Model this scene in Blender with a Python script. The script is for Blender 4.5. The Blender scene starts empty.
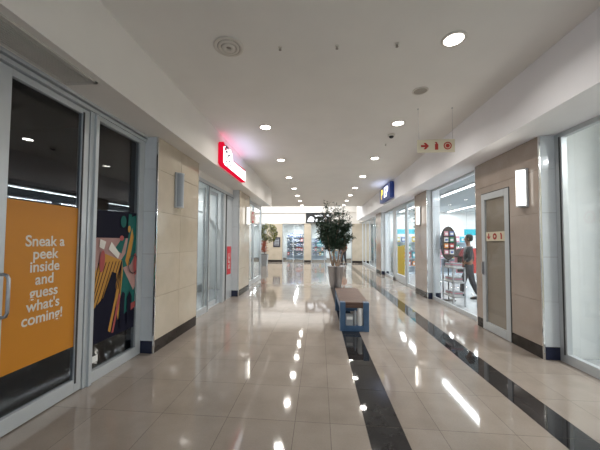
import bpy, math, random
from mathutils import Vector, Matrix
random.seed(7)
S = bpy.context.scene
COL = S.collection
PI = math.pi

# ------------------------------------------------------------------ materials
def new_mat(name):
    m = bpy.data.materials.new(name); m.use_nodes = True
    return m, m.node_tree.nodes, m.node_tree.links
def pmat(name, col, rough=.5, metal=0., var=.0, scale=8., emis=None, es=0., spec=.5, bump=0., coat=0.):
    m, N, L = new_mat(name)
    b = N['Principled BSDF']
    b.inputs['Base Color'].default_value = (*col, 1)
    b.inputs['Roughness'].default_value = rough
    b.inputs['Metallic'].default_value = metal
    b.inputs['Specular IOR Level'].default_value = spec
    b.inputs['Coat Weight'].default_value = coat
    if emis:
        b.inputs['Emission Color'].default_value = (*emis, 1); b.inputs['Emission Strength'].default_value = es
    tc = N.new('ShaderNodeTexCoord'); nz = N.new('ShaderNodeTexNoise')
    nz.inputs['Scale'].default_value = scale; nz.inputs['Detail'].default_value = 4
    L.new(tc.outputs['Object'], nz.inputs['Vector'])
    if var > 0:
        r = N.new('ShaderNodeValToRGB')
        r.color_ramp.elements[0].position = .3; r.color_ramp.elements[1].position = .7
        r.color_ramp.elements[0].color = (*[c*(1-var) for c in col], 1)
        r.color_ramp.elements[1].color = (*[min(1, c*(1+var)) for c in col], 1)
        L.new(nz.outputs['Fac'], r.inputs['Fac']); L.new(r.outputs['Color'], b.inputs['Base Color'])
    if bump > 0:
        bp = N.new('ShaderNodeBump'); bp.inputs['Strength'].default_value = bump; bp.inputs['Distance'].default_value = .005
        L.new(nz.outputs['Fac'], bp.inputs['Height']); L.new(bp.outputs['Normal'], b.inputs['Normal'])
    return m
def emat(name, col, s):
    m, N, L = new_mat(name)
    N.remove(N['Principled BSDF']); e = N.new('ShaderNodeEmission')
    e.inputs['Color'].default_value = (*col, 1); e.inputs['Strength'].default_value = s
    L.new(e.outputs[0], N['Material Output'].inputs['Surface'])
    return m
def glass_mat(name, tint=(.93, .97, .97), refl=1.0, base=.04):
    m, N, L = new_mat(name)
    N.remove(N['Principled BSDF'])
    t = N.new('ShaderNodeBsdfTransparent'); t.inputs['Color'].default_value = (*tint, 1)
    g = N.new('ShaderNodeBsdfGlossy'); g.inputs['Roughness'].default_value = .01
    g.inputs['Color'].default_value = (.95, .97, 1, 1)
    f = N.new('ShaderNodeFresnel'); f.inputs['IOR'].default_value = 1.5
    mm = N.new('ShaderNodeMath'); mm.operation = 'MULTIPLY_ADD'; mm.inputs[1].default_value = refl; mm.inputs[2].default_value = base; mm.use_clamp = True
    mx = N.new('ShaderNodeMixShader')
    ge = N.new('ShaderNodeNewGeometry'); inv = N.new('ShaderNodeMath'); inv.operation = 'SUBTRACT'; inv.inputs[0].default_value = 1.
    ff = N.new('ShaderNodeMath'); ff.operation = 'MULTIPLY'; tm = N.new('ShaderNodeMixRGB')
    tm.inputs[1].default_value = (*tint, 1); tm.inputs[2].default_value = (1, 1, 1, 1)
    L.new(ge.outputs['Backfacing'], inv.inputs[1]); L.new(ge.outputs['Backfacing'], tm.inputs[0]); L.new(tm.outputs[0], t.inputs['Color'])
    L.new(f.outputs[0], mm.inputs[0]); L.new(mm.outputs[0], ff.inputs[0]); L.new(inv.outputs[0], ff.inputs[1]); L.new(ff.outputs[0], mx.inputs[0])
    L.new(t.outputs[0], mx.inputs[1]); L.new(g.outputs[0], mx.inputs[2])
    L.new(mx.outputs[0], N['Material Output'].inputs['Surface'])
    return m
def tile_mat(name, c1, c2, rough, scale, spec=.5, coat=0.):
    """polished porcelain: soft clouding plus a fine speckle, tone differing per mesh island"""
    m, N, L = new_mat(name); b = N['Principled BSDF']
    tc = N.new('ShaderNodeTexCoord'); n1 = N.new('ShaderNodeTexNoise'); n2 = N.new('ShaderNodeTexNoise')
    n1.inputs['Scale'].default_value = scale; n1.inputs['Detail'].default_value = 5
    n2.inputs['Scale'].default_value = 90; n2.inputs['Detail'].default_value = 2
    ge = N.new('ShaderNodeNewGeometry')
    L.new(tc.outputs['Object'], n1.inputs['Vector']); L.new(tc.outputs['Object'], n2.inputs['Vector'])
    a = N.new('ShaderNodeMath'); a.operation = 'MULTIPLY_ADD'; a.inputs[1].default_value = .35
    L.new(n2.outputs['Fac'], a.inputs[0]); L.new(n1.outputs['Fac'], a.inputs[2])
    a2 = N.new('ShaderNodeMath'); a2.operation = 'MULTIPLY_ADD'; a2.inputs[1].default_value = .22
    L.new(ge.outputs['Random Per Island'], a2.inputs[0]); L.new(a.outputs[0], a2.inputs[2])
    r = N.new('ShaderNodeValToRGB'); r.color_ramp.elements[0].position = .45; r.color_ramp.elements[1].position = 1.1-.15
    r.color_ramp.elements[0].color = (*c1, 1); r.color_ramp.elements[1].color = (*c2, 1)
    L.new(a2.outputs[0], r.inputs['Fac']); L.new(r.outputs['Color'], b.inputs['Base Color'])
    b.inputs['Roughness'].default_value = rough; b.inputs['Specular IOR Level'].default_value = spec
    b.inputs['Coat Weight'].default_value = coat; b.inputs['Coat Roughness'].default_value = .03
    return m
def wood_mat(name, c1, c2):
    m, N, L = new_mat(name); b = N['Principled BSDF']
    tc = N.new('ShaderNodeTexCoord'); mp = N.new('ShaderNodeMapping'); mp.inputs['Scale'].default_value = (3, 40, 30)
    n1 = N.new('ShaderNodeTexNoise'); n1.inputs['Scale'].default_value = 1.5; n1.inputs['Detail'].default_value = 6
    L.new(tc.outputs['Object'], mp.inputs['Vector']); L.new(mp.outputs[0], n1.inputs['Vector'])
    r = N.new('ShaderNodeValToRGB'); r.color_ramp.elements[0].position = .35; r.color_ramp.elements[1].position = .7
    r.color_ramp.elements[0].color = (*c1, 1); r.color_ramp.elements[1].color = (*c2, 1)
    L.new(n1.outputs['Fac'], r.inputs['Fac']); L.new(r.outputs['Color'], b.inputs['Base Color'])
    b.inputs['Roughness'].default_value = .45
    return m

M = dict(
 tile=tile_mat('cream_floor_tile', (.275, .232, .195), (.355, .305, .262), .065, 3., .48, .05),
 btile=tile_mat('black_floor_tile', (.012, .012, .014), (.03, .029, .03), .03, 6., .35),
 gtile=tile_mat('grey_floor_tile', (.09, .08, .07), (.14, .125, .11), .12, 6.),
 grout=pmat('grout', (.10, .082, .062), .9),
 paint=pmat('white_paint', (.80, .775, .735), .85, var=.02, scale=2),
 paint3=pmat('white_bulkhead_cool_light_tint', (.86, .855, .88), .8, var=.02, scale=2),  # bulkhead white with the cool daylight and sign glow tinted into its colour
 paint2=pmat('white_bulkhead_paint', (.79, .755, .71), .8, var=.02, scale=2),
 ptile=tile_mat('beige_wall_tile', (.46, .395, .305), (.58, .505, .40), .12, 2.5, .5, .2),
 rtile=tile_mat('shaded_beige_wall_tile', (.34, .28, .235), (.43, .36, .31), .12, 2.5, .5, .2),  # beige tile for the right pillars, their shading put into the colour
 doorback=pmat('door_blind_grey', (.10, .105, .105), .5),
 bgrey=pmat('blue_grey_shelving', (.48, .56, .64), .5),
 sceil=pmat('store_ceiling', (.40, .45, .48), .8),
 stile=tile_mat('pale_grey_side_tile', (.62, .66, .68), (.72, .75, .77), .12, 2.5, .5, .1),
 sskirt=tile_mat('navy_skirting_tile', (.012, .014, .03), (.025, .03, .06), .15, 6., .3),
 seam=pmat('tile_joint', (.30, .25, .20), .8),
 skirt=tile_mat('dark_skirting_tile', (.018, .015, .013), (.04, .033, .03), .15, 6., .3),
 alu=pmat('powder_coated_aluminium', (.56, .59, .61), .34, .3, var=.02),
 alud=pmat('shadow_gap', (.05, .05, .05), .7),
 chrome=pmat('chrome', (.8, .8, .8), .12, 1.),
 steel=pmat('brushed_steel', (.42, .42, .44), .38, 1., var=.1, scale=30),
 glass=glass_mat('clear_glass', (.95, .965, .96), .62, .015),
 dglass=glass_mat('dark_shop_glass', (.55, .58, .60), 1.0, .02),
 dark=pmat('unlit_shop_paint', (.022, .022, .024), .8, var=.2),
 orange=pmat('orange_vinyl', (.57, .22, .012), .5, var=.015),
 white=pmat('white_vinyl', (.72, .68, .62), .5),
 navy=pmat('navy_vinyl', (.006, .006, .018), .6, spec=.15),
 pink=pmat('pale_pink_vinyl', (.38, .22, .20), .6, var=.12, scale=5),
 coral=pmat('coral_vinyl', (.36, .06, .055), .5),
 amber=pmat('amber_vinyl', (.50, .25, .05), .6, spec=.2),
 teal=pmat('teal_vinyl', (.012, .115, .10), .6, spec=.2),
 black=pmat('black_plastic', (.012, .012, .013), .4),
 red=pmat('red_panel', (.62, .02, .035), .4),
 shopw=pmat('shop_white_wall', (.80, .82, .81), .8, var=.02),
 cream=pmat('shop_cream_wall', (.72, .66, .52), .8, var=.02),
 shopfl=pmat('shop_floor', (.50, .52, .53), .2, var=.1),
 blue=pmat('blue_steel', (.065, .13, .235), .4, .1, var=.08, scale=12),
 wood=wood_mat('bench_wood', (.075, .038, .027), (.18, .105, .075)),
 grey=pmat('grey_plastic', (.36, .38, .40), .6, var=.08),
 paper=pmat('white_paper', (.84, .84, .82), .7, var=.08),
 bark=pmat('bark', (.32, .23, .17), .85, var=.35, scale=30, bump=.5),
 leaf=pmat('leaf_dark', (.016, .036, .02), .45, var=.35, scale=9),
 leaf2=pmat('leaf_mid', (.035, .065, .034), .45, var=.3, scale=9),
 leafy=pmat('leaf_yellow_green', (.24, .25, .06), .5, var=.35, scale=9),
 leafr=pmat('leaf_red_orange', (.50, .12, .05), .5, var=.4, scale=9),
 soil=pmat('soil', (.04, .028, .02), .95, var=.4, scale=30, bump=.8),
 cloth=pmat('charcoal_cloth', (.035, .034, .04), .9, var=.2, scale=30),
 denim=pmat('dark_denim', (.04, .045, .06), .9, var=.2, scale=30),
 rust=pmat('rust_shirt', (.30, .09, .04), .9, var=.2, scale=30),
 maroon=pmat('maroon_shirt', (.22, .03, .035), .9, var=.2, scale=30),
 skin=pmat('brown_skin', (.22, .11, .065), .55, var=.08),
 hair=pmat('black_hair', (.01, .009, .008), .7),
 yellow=pmat('mustard_panel', (.55, .40, .01), .45, var=.05),
 signblue=pmat('sign_blue', (.015, .04, .17), .35, emis=(.02, .06, .4), es=.10),
 cyan=pmat('turquoise_banner', (.03, .42, .52), .5),
 green=pmat('green_board', (.10, .20, .08), .7, var=.2),
 pale=pmat('pale_sign', (.62, .57, .43), .5),
 signred=pmat('sign_red', (.38, .025, .015), .5),
 diff=pmat('opal_diffuser_unlit', (.36, .40, .44), .35),
 vent=pmat('grille_metal', (.55, .53, .49), .5),
 ventd=pmat('grille_slot', (.06, .058, .05), .8),
 device=pmat('ceiling_device_plastic', (.66, .62, .56), .5),
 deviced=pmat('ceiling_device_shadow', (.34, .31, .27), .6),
 lamp=emat('lamp_glow', (1, .93, .84), 14.),
 opal=emat('sconce_glow', (1, .97, .9), 2.6),
 tube=emat('tube_glow', (.92, .97, 1), 7.),
 sky=emat('skylight_glow', (1., .98, .93), 1.7),
 signw=emat('sign_face_glow', (.95, .94, 1.), 3.),
 signrg=emat('sign_red_glow', (1., .01, .05), .75),
 signy=emat('sign_yellow_glow', (1., .80, .12), 1.6),
 signwb=emat('sign_letter_glow', (.95, .97, 1.), 2.2),
 wall_red=pmat('red_goods', (.5, .05, .04), .6), g1=pmat('goods_blue', (.06, .12, .35), .6), g2=pmat('goods_dark', (.03, .03, .05), .6),
 g3=pmat('goods_white', (.7, .7, .7), .6), g4=pmat('goods_green', (.06, .3, .16), .6), g5=pmat('goods_pink', (.6, .25, .32), .6), g6=pmat('goods_orange', (.7, .25, .05), .6),
)

# ------------------------------------------------------------------ helpers
ORG = {}
class MB:
    def __init__(s): s.v = []; s.f = []; s.m = []; s.mats = []; s.sm = []
    def mi(s, m):
        if m not in s.mats: s.mats.append(m)
        return s.mats.index(m)
    def add(s, vs, fs, m, smooth=False):
        n = len(s.v); s.v += [tuple(v) for v in vs]; k = s.mi(m)
        for f in fs: s.f.append([i+n for i in f]); s.m.append(k); s.sm.append(smooth)
        return s
    def box(s, x0, x1, y0, y1, z0, z1, m):
        x0, x1 = sorted((x0, x1)); y0, y1 = sorted((y0, y1)); z0, z1 = sorted((z0, z1))
        vs = [(x, y, z) for x in (x0, x1) for y in (y0, y1) for z in (z0, z1)]
        return s.add(vs, [(0, 1, 3, 2), (4, 6, 7, 5), (0, 4, 5, 1), (2, 3, 7, 6), (0, 2, 6, 4), (1, 5, 7, 3)], m)
    def lathe(s, c, prof, m, n=24, axis='z', smooth=True):
        vs = []; fs = []
        for r, h in prof:
            for k in range(n):
                a = 2*PI*k/n; p = (r*math.cos(a), r*math.sin(a), h)
                if axis == 'x': p = (p[2], p[0], p[1])
                if axis == 'y': p = (p[0], p[2], p[1])
                vs.append((c[0]+p[0], c[1]+p[1], c[2]+p[2]))
        for j in range(len(prof)-1):
            for k in range(n):
                fs.append((j*n+k, j*n+(k+1) % n, (j+1)*n+(k+1) % n, (j+1)*n+k))
        s.add(vs, fs, m, smooth)
        if prof[0][0] > 1e-5: s.add(vs[:n], [tuple(range(n))[::-1]], m)
        if prof[-1][0] > 1e-5: s.add(vs[-n:], [tuple(range(n))], m)
        return s
    def tube(s, pts, r, m, n=8, taper=None):
        pts = [Vector(p) for p in pts]; vs = []; fs = []; N = len(pts)
        t0 = (pts[1]-pts[0]).normalized(); up = Vector((0, 0, 1)) if abs(t0.z) < .9 else Vector((1, 0, 0))
        u = t0.cross(up).normalized()
        for i, p in enumerate(pts):
            t = (pts[min(i+1, N-1)]-pts[max(i-1, 0)]).normalized()
            u = (u-t*u.dot(t)).normalized(); w = t.cross(u)
            rr = r if taper is None else r+(taper-r)*i/(N-1)
            for k in range(n):
                a = 2*PI*k/n; vs.append(p+u*rr*math.cos(a)+w*rr*math.sin(a))
        for i in range(N-1):
            for k in range(n): fs.append((i*n+k, i*n+(k+1) % n, (i+1)*n+(k+1) % n, (i+1)*n+k))
        s.add(vs, fs, m, True); s.add(vs[:n], [tuple(range(n))[::-1]], m); s.add(vs[-n:], [tuple(range(n))], m)
        return s
    def prism(s, poly, d0, d1, m, plane='yz'):
        """polygon in a plane, extruded along the remaining axis from d0 to d1"""
        def P(a, b, d): return {'yz': (d, a, b), 'xz': (a, d, b), 'xy': (a, b, d)}[plane]
        n = len(poly); vs = [P(a, b, d0) for a, b in poly]+[P(a, b, d1) for a, b in poly]
        fs = [tuple(range(n)), tuple(range(2*n-1, n-1, -1))]+[(i, (i+1) % n, (i+1) % n+n, i+n) for i in range(n)]
        return s.add(vs, fs, m)
    def mesh(s, name, org=(0, 0, 0)):
        me = bpy.data.meshes.new(name)
        me.from_pydata([(a-org[0], b-org[1], c-org[2]) for a, b, c in s.v], [], s.f)
        for m in s.mats: me.materials.append(M[m])
        me.polygons.foreach_set('material_index', s.m); me.polygons.foreach_set('use_smooth', s.sm)
        me.update(); return me
    def build(s, name, parent=None, label=None, cat=None, group=None, kind=None, bevel=0.):
        xs, ys, zs = zip(*s.v)
        if parent is not None: org = ORG[parent.name]
        else: org = ((min(xs)+max(xs))/2, (min(ys)+max(ys))/2, min(zs))
        o = bpy.data.objects.new(name, s.mesh(name, org)); COL.objects.link(o)
        ORG[o.name] = org
        if parent is not None: o.parent = parent
        else: o.location = org
        tag(o, label, cat, group, kind)
        if bevel:
            b = o.modifiers.new('bevel', 'BEVEL'); b.width = bevel; b.segments = 2; b.limit_method = 'ANGLE'
        return o
def tag(o, label=None, cat=None, group=None, kind=None):
    if label: o['label'] = label
    if cat: o['category'] = cat
    if group: o['group'] = group
    if kind: o['kind'] = kind
def thing(name, loc, label, cat, group=None, kind=None):
    o = bpy.data.objects.new(name, None); COL.objects.link(o); o.location = loc; o.empty_display_size = .1
    ORG[o.name] = tuple(loc); tag(o, label, cat, group, kind); return o
def struct(name, mb, parent=None, bevel=0.):
    return mb.build(name, parent, kind=None if parent else 'structure', bevel=bevel)
def sroot(name, loc):
    return thing(name, loc, None, None, None, 'structure')
def copy_tree(src, loc, rz=0., label=None, group=None, scale=None, mat=None):
    c = src.copy(); COL.objects.link(c); c.location = loc; c.rotation_euler = (0, 0, rz)
    if scale: c.scale = scale
    if label: c['label'] = label
    if group: c['group'] = group
    for ch in list(src.children):
        d = ch.copy(); COL.objects.link(d); d.parent = c
        for g in list(ch.children):
            e = g.copy(); COL.objects.link(e); e.parent = d
    return c
def text_mesh(body, size, m, side, pos, name, parent, extrude=.001, bold=0., sx=1., spacing=None, rot90=False, align='CENTER'):
    """lettering; side 'L' stands on the left wall (faces +X), 'R' on the right wall, 'F' faces the camera end"""
    c = bpy.data.curves.new('txt', 'FONT'); c.body = body; c.size = size; c.extrude = extrude; c.offset = bold
    c.align_x = align; c.align_y = 'CENTER'
    if spacing: c.space_line = spacing
    t = bpy.data.objects.new('txt', c); COL.objects.link(t)
    bpy.context.view_layer.update()
    me = bpy.data.meshes.new_from_object(t.evaluated_get(bpy.context.evaluated_depsgraph_get()))
    bpy.data.objects.remove(t); bpy.data.curves.remove(c)
    if side == 'L': R = Matrix(((0, 0, 1), (1, 0, 0), (0, 1, 0)))
    elif side == 'R': R = Matrix(((0, 0, -1), (-1, 0, 0), (0, 1, 0)))
    else: R = Matrix(((1, 0, 0), (0, 0, -1), (0, 1, 0)))
    Q = Matrix(((0, -1, 0), (1, 0, 0), (0, 0, 1))) if rot90 else Matrix.Identity(3)
    org = ORG[parent.name]
    for v in me.vertices:
        p = Vector((v.co.x*sx, v.co.y, v.co.z)); p = R @ (Q @ p)
        v.co = p+Vector(pos)-Vector(org)
    me.materials.clear(); me.materials.append(M[m]); me.name = name
    o = bpy.data.objects.new(name, me); COL.objects.link(o); o.parent = parent; ORG[o.name] = org
    return o
def area(name, loc, rot, sx, sy, e, col=(1, 1, 1), spread=PI, shape='RECTANGLE'):
    l = bpy.data.lights.new(name, 'AREA'); l.shape = shape; l.size = sx; l.size_y = sy; l.energy = e; l.color = col; l.spread = spread
    o = bpy.data.objects.new(name, l); COL.objects.link(o); o.location = loc; o.rotation_euler = rot; return o

# ------------------------------------------------------------------ layout constants (metres)
ZC, ZB = 3.72, 3.03            # ceiling, bulkhead soffit
XBL, XBR = -1.99, 2.55         # bulkhead faces
XSL, XSR = -2.47, 3.22         # shopfront planes
XPL, XPR = -2.27, 3.00         # pillar faces
YEND = 22.

# ------------------------------------------------------------------ floor
fl = MB()
fl.box(-12, 12, -3, 28, -.12, -.0015, 'grout')
g = .0017
def tiles(xa, xb, m, w=None, anchor=None):
    ys = [.12+.6*k for k in range(-5, 37)]
    if w is None: xs = [xa, xb]
    else:
        xs = [xa]; k = math.ceil((xa-anchor)/w+1e-6); x = anchor+k*w
        while x < xb-1e-4: xs.append(x); x += w
        xs.append(xb)
    for i in range(len(xs)-1):
        for j in range(len(ys)-1):
            a, b, c, d = xs[i]+g, xs[i+1]-g, ys[j]+g, ys[j+1]-g
            fl.add([(a, c, 0), (b, c, 0), (b, d, 0), (a, d, 0)], [(0, 1, 2, 3)], m)
tiles(-6.2, -.202, 'tile', .6, -.202); tiles(-.202, .098, 'tile'); tiles(.098, .398, 'tile')
tiles(.398, .698, 'btile'); tiles(.698, .998, 'tile'); tiles(.998, 1.598, 'tile'); tiles(1.598, 1.885, 'tile')
tiles(1.885, 2.175, 'btile'); tiles(2.175, 2.475, 'tile'); tiles(2.475, 3.30, 'tile', .6, 2.475)
# plain shop floors either side
fl.add([(-12, -3, .0), (-6.2, -3, 0), (-6.2, 28, 0), (-12, 28, 0)], [(0, 1, 2, 3)], 'shopfl')
fl.add([(3.30, -3, .0), (12, -3, 0), (12, 28, 0), (3.30, 28, 0)], [(0, 1, 2, 3)], 'shopfl')
fl = struct('floor', fl)
# inlaid borders in the floor
struct('trim_1', MB().box(1.38, 1.70, 10.75, 16.1, -.001, .0012, 'gtile'))
struct('trim_2', MB().box(-6, XSR-.3, 16.16, 16.26, -.001, .0010, 'skirt'))

# ------------------------------------------------------------------ ceiling and bulkheads
ce = MB()
ce.box(XBL, XBR, -3, 11.8, ZC, ZC+.3, 'paint'); ce.box(-12, XBR, 11.8, 17.3, ZC, ZC+.3, 'paint')
struct('ceiling', ce)
struct('ceiling_high', MB().box(-12, 12, 17.3, 28, 5.2, 5.35, 'paint').box(-12, XBR, 17.3, 17.38, ZC+.3, 5.2, 'paint'))
struct('wall_left_bulkhead', MB().box(XSL-.12, XBL, -3, 11.8, ZB, ZC+.3, 'paint2'))
struct('wall_right_bulkhead', MB().box(XBR, XSR+.12, -3, 19.6, ZB, 5.2, 'paint3'))
# outer shell
struct('wall_left', MB().box(-12.2, -12, -3, 28, -.1, 5.35, 'shopw'))
struct('wall_right', MB().box(12, 12.2, -3, 28, -.1, 5.35, 'shopw'))
struct('wall_back', MB().box(-12.2, 12.2, 28, 28.2, -.1, 5.35, 'shopw'))
struct('wall_front', MB().box(-12.2, XSL, -3.2, -3, -.1, 4.1, 'dark').box(XSR, 12.2, -3.2, -3, -.1, 4.1, 'shopw'))
# unlit shop behind the first left window
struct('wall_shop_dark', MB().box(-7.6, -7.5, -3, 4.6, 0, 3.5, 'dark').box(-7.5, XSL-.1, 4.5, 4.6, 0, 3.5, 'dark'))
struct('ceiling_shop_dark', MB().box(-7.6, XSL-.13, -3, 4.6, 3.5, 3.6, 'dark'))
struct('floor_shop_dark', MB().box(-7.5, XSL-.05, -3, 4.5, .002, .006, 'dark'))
# white shop behind the second left window
struct('wall_shop_white', MB().box(-7.6, -7.5, 4.7, 9.2, 0, 3.3, 'shopw').box(-7.5, XSL-.1, 4.62, 4.7, 0, 3.3, 'shopw').box(-7.5, XPL-.3, 9.1, 9.2, 0, 3.3, 'shopw'))
struct('ceiling_shop_white', MB().box(-7.6, XSL-.13, 4.62, 9.2, 3.3, 3.4, 'shopw'))
struct('floor_shop_white', MB().box(-7.5, XSL-.05, 4.7, 9.1, .002, .006, 'shopfl'))
struct('wall_shop_corner', MB().box(-6.1, -6., 9.2, 12.0, 0, 3.3, 'shopw'))
struct('ceiling_shop_corner', MB().box(-6.1, XSL-.13, 9.22, 11.95, 3.3, 3.4, 'shopw'))
struct('wall_shop_corner_side', MB().box(-6., -2.9, 11.9, 12.0, 0, 4.02, 'paint2'))
# right hand interiors: near one is an empty whitewashed shop, the next a long store
struct('wall_shop_near', MB().box(5.4, 5.5, -3, 4.4, 0, 3.4, 'cream').box(XSR+.1, 5.5, 4.25, 4.35, 0, 3.4, 'shopw'))
struct('ceiling_shop_near', MB().box(XSR+.13, 5.5, -3, 4.4, 3.4, 3.5, 'shopw'))
struct('wall_shop_near_column', MB().box(4.05, 4.6, 3.72, 4.25, 0, 3.4, 'shopw'))
struct('wall_store', MB().box(11.8, 11.9, 4.6, 21.4, 0, 3.2, 'shopw').box(XSR+.1, 11.9, 4.5, 4.6, 0, 3.2, 'shopw').box(XSR+.1, 11.9, 15.6, 15.7, 0, 3.2, 'shopw'))
struct('ceiling_store', MB().box(XSR+.13, 11.9, 4.5, 21.4, 3.2, 3.3, 'sceil'))
struct('floor_store', MB().box(XSR+.05, 11.8, 4.6, 21.4, .002, .006, 'shopfl'))

# ------------------------------------------------------------------ pillars clad in tile
def pillar(x_face, side, y0, y1, depth, m, label, seams=(), z1=ZB, door=None, near_side=True, xin=None):
    """x_face the corridor face; depth towards the shop"""
    sgn = -1 if side == 'L' else 1
    xb = x_face+sgn*depth
    t = thing('tiled_pillar', ((x_face+xb)/2, (y0+y1)/2, 0), label, 'pillar')
    core = MB(); core.box(x_face+sgn*.022, xb, y0+.022, y1-.022, 0, z1-.002, 'seam')
    core.build('core', t)
    sk = MB(); td = .02; gp = .0018
    cuts = [y0]+list(seams)+[y1]
    zs = [.17, .77, 1.37, 1.97, 2.57, z1-.002]
    face = MB()
    for i in range(len(cuts)-1):
        a, b = cuts[i], cuts[i+1]
        segs = [(a+gp, b-gp)]
        for (p, q) in segs:
            z_lo = zs
            if door and p < door[1]-.01 and q > door[0]+.01:
                if p < door[0]-.02: face_seg(face, x_face, sgn, p, door[0], zs, m, gp); sk.box(x_face, x_face+sgn*td, p, door[0], .002, .167, 'skirt')
                if q > door[1]+.02: face_seg(face, x_face, sgn, door[1], q, zs, m, gp); sk.box(x_face, x_face+sgn*td, door[1], q, .002, .167, 'skirt')
                zz = [door[2]]+[z for z in zs if z > door[2]+.05]
                face_seg(face, x_face, sgn, max(p, door[0]), min(q, door[1]), zz, m, gp)
            else:
                face_seg(face, x_face, sgn, p, q, zs, m, gp)
                sk.box(x_face, x_face+sgn*td, p, q, .002, .167, 'skirt')
    # side facing down the corridor, and far side
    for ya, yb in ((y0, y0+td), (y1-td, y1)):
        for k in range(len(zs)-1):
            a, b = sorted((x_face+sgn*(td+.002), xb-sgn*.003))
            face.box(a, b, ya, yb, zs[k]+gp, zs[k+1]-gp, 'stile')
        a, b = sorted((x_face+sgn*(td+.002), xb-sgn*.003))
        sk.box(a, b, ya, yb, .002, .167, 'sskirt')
    face.build('tile_cladding', t); sk.build('skirting', t)
    tr = MB()
    for yy in (y0, y1): tr.box(x_face-sgn*.004, x_face+sgn*.016, yy-.004 if yy == y0 else yy-.016, yy+.016 if yy == y0 else yy+.004, .002, z1-.002, 'chrome')
    tr.build('corner_trim', t)
    return t
def face_seg(mb, xf, sgn, a, b, zs, m, gp):
    for k in range(len(zs)-1):
        if zs[k+1]-zs[k] > .02: mb.box(xf, xf+sgn*.02, a+gp/2, b-gp/2, zs[k]+gp, zs[k+1]-gp, m)
pillar(XPL, 'L', 3.80, 5.17, .30, 'ptile', 'beige tiled pillar beside the dark shop window, grey unlit sconce on its face', (4.49,))
pillar(XPL, 'L', 7.95, 9.15, .30, 'ptile', 'beige tiled pillar on the left under the red and white sign, lit sconce on it', (8.55,))
pillar(XPR, 'R', 4.15, 5.76, .30, 'rtile', 'wide shaded beige tiled pillar on the right that holds the grey framed narrow door', (), door=(4.78, 5.56, 2.45))
pillar(XPR, 'R', 8.26, 9.26, .36, 'rtile', 'shaded beige tiled pillar with a lit sconce between the two long shop windows on the right', (8.76,))
pillar(XPR, 'R', 14.2, 15.4, .36, 'rtile', 'distant tiled pillar on the right beyond the blue sign, left of the yellow door panel', (14.8,))
struct('trim_3', MB().box(XPR+.3, XSR+.25, 4.3, 5.7, 0, ZB, 'rtile'))

# ------------------------------------------------------------------ shopfront 1 on the left (dark)
def tpane(mb, x, y0, y1, z0, z1, m, e=.034, t=.008):
    """pane that stands very slightly out of line in its frame"""
    a, b = x, x+e*(y1-y0)
    mb.prism([(a-t/2, y0), (a+t/2, y0), (b+t/2, y1), (b-t/2, y1)], z0, z1, m, 'xy')
def pane(mb, x, y0, y1, z0, z1, m, t=.010): mb.box(x-t/2, x+t/2, y0, y1, z0, z1, m)
w = sroot('window_1', (XSL, 3.3, 0))
f = MB()
f.box(XSL-.06, XSL+.01, 2.83, 2.945, 0, 2.95, 'alu')       # mullion
f.box(XSL-.06, XSL+.01, 3.69, 3.797, 0, 2.95, 'alu')
f.box(XSL-.06, XSL+.01, 2.945, 3.69, 0, .12, 'alu')
f.box(XSL-.06, XSL+.01, 2.945, 3.69, 2.90, 2.95, 'alu')
f.box(XSL-.03, XSL+.035, 2.88, 2.925, 0, 2.94, 'alu')
f.build('window_frame', w, bevel=.004)
p = MB(); tpane(p, XSL-.048, 2.945, 3.69, .12, 2.90, 'dglass'); p.build('glass', w)
struct('trim_4', MB().box(XSL-.09, XSL+.03, -2.9, 3.797, 2.95, 2.985, 'alu').box(XSL-.09, XSL+.005, -2.9, 3.797, 2.985, 3.0, 'alud').box(XSL-.09, XSL+.05, -2.9, 3.797, 3.0, ZB, 'alu'))
d = sroot('door_1', (XSL, 2.3, 0))
f = MB()
f.box(XSL-.05, XSL+.0, 1.90, 2.045, .01, 2.94, 'alu'); f.box(XSL-.05, XSL+.0, 2.735, 2.825, .01, 2.94, 'alu')
f.box(XSL-.05, XSL+.0, 2.045, 2.735, .01, .14, 'alu'); f.box(XSL-.05, XSL+.0, 2.045, 2.735, 2.88, 2.94, 'alu')
f.box(XSL-.055, XSL+.012, 2.738, 2.752, .1, 2.9, 'alud')
dleaf = f.build('door_frame', d, bevel=.004)
p = MB(); tpane(p, XSL-.044, 2.045, 2.735, .14, 2.88, 'dglass'); p.build('glass', d)
h = MB(); xh = XSL+.075
h.tube([(XSL-.002, 2.0, 1.285), (XSL+.05, 2.0, 1.285), (xh, 2.005, 1.278), (xh+.01, 2.01, 1.25), (xh+.01, 2.01, .99), (xh, 2.005, .962), (XSL+.05, 2.0, .955), (XSL-.002, 2.0, .955)], .013, 'steel', 10)
h.build('door_handle', dleaf)
# leaf of the same doorway nearer the camera
d = sroot('door_2', (XSL, 1.2, 0)); f = MB()
f.box(XSL-.05, XSL, 1.74, 1.89, .01, 2.94, 'alu'); f.box(XSL-.05, XSL, .8, .9, .01, 2.94, 'alu'); f.box(XSL-.05, XSL, .9, 1.74, .01, .14, 'alu'); f.box(XSL-.05, XSL, .9, 1.74, 2.88, 2.94, 'alu')
f.build('door_frame', d, bevel=.004); p = MB(); pane(p, XSL-.025, .9, 1.74, .14, 2.88, 'dglass'); p.build('glass', d)
w = sroot('window_2', (XSL, -1, 0)); f = MB()
for a in (-2.9, -1.1, .68): f.box(XSL-.06, XSL, a, a+.1, 0, 2.94, 'alu')
f.box(XSL-.06, XSL, -2.8, .68, 0, .12, 'alu'); f.build('window_frame', w); p = MB(); pane(p, XSL-.025, -2.8, -1.1, .12, 2.94, 'dglass'); pane(p, XSL-.025, -1., .68, .12, 2.94, 'dglass'); p.build('glass', w)

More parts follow.
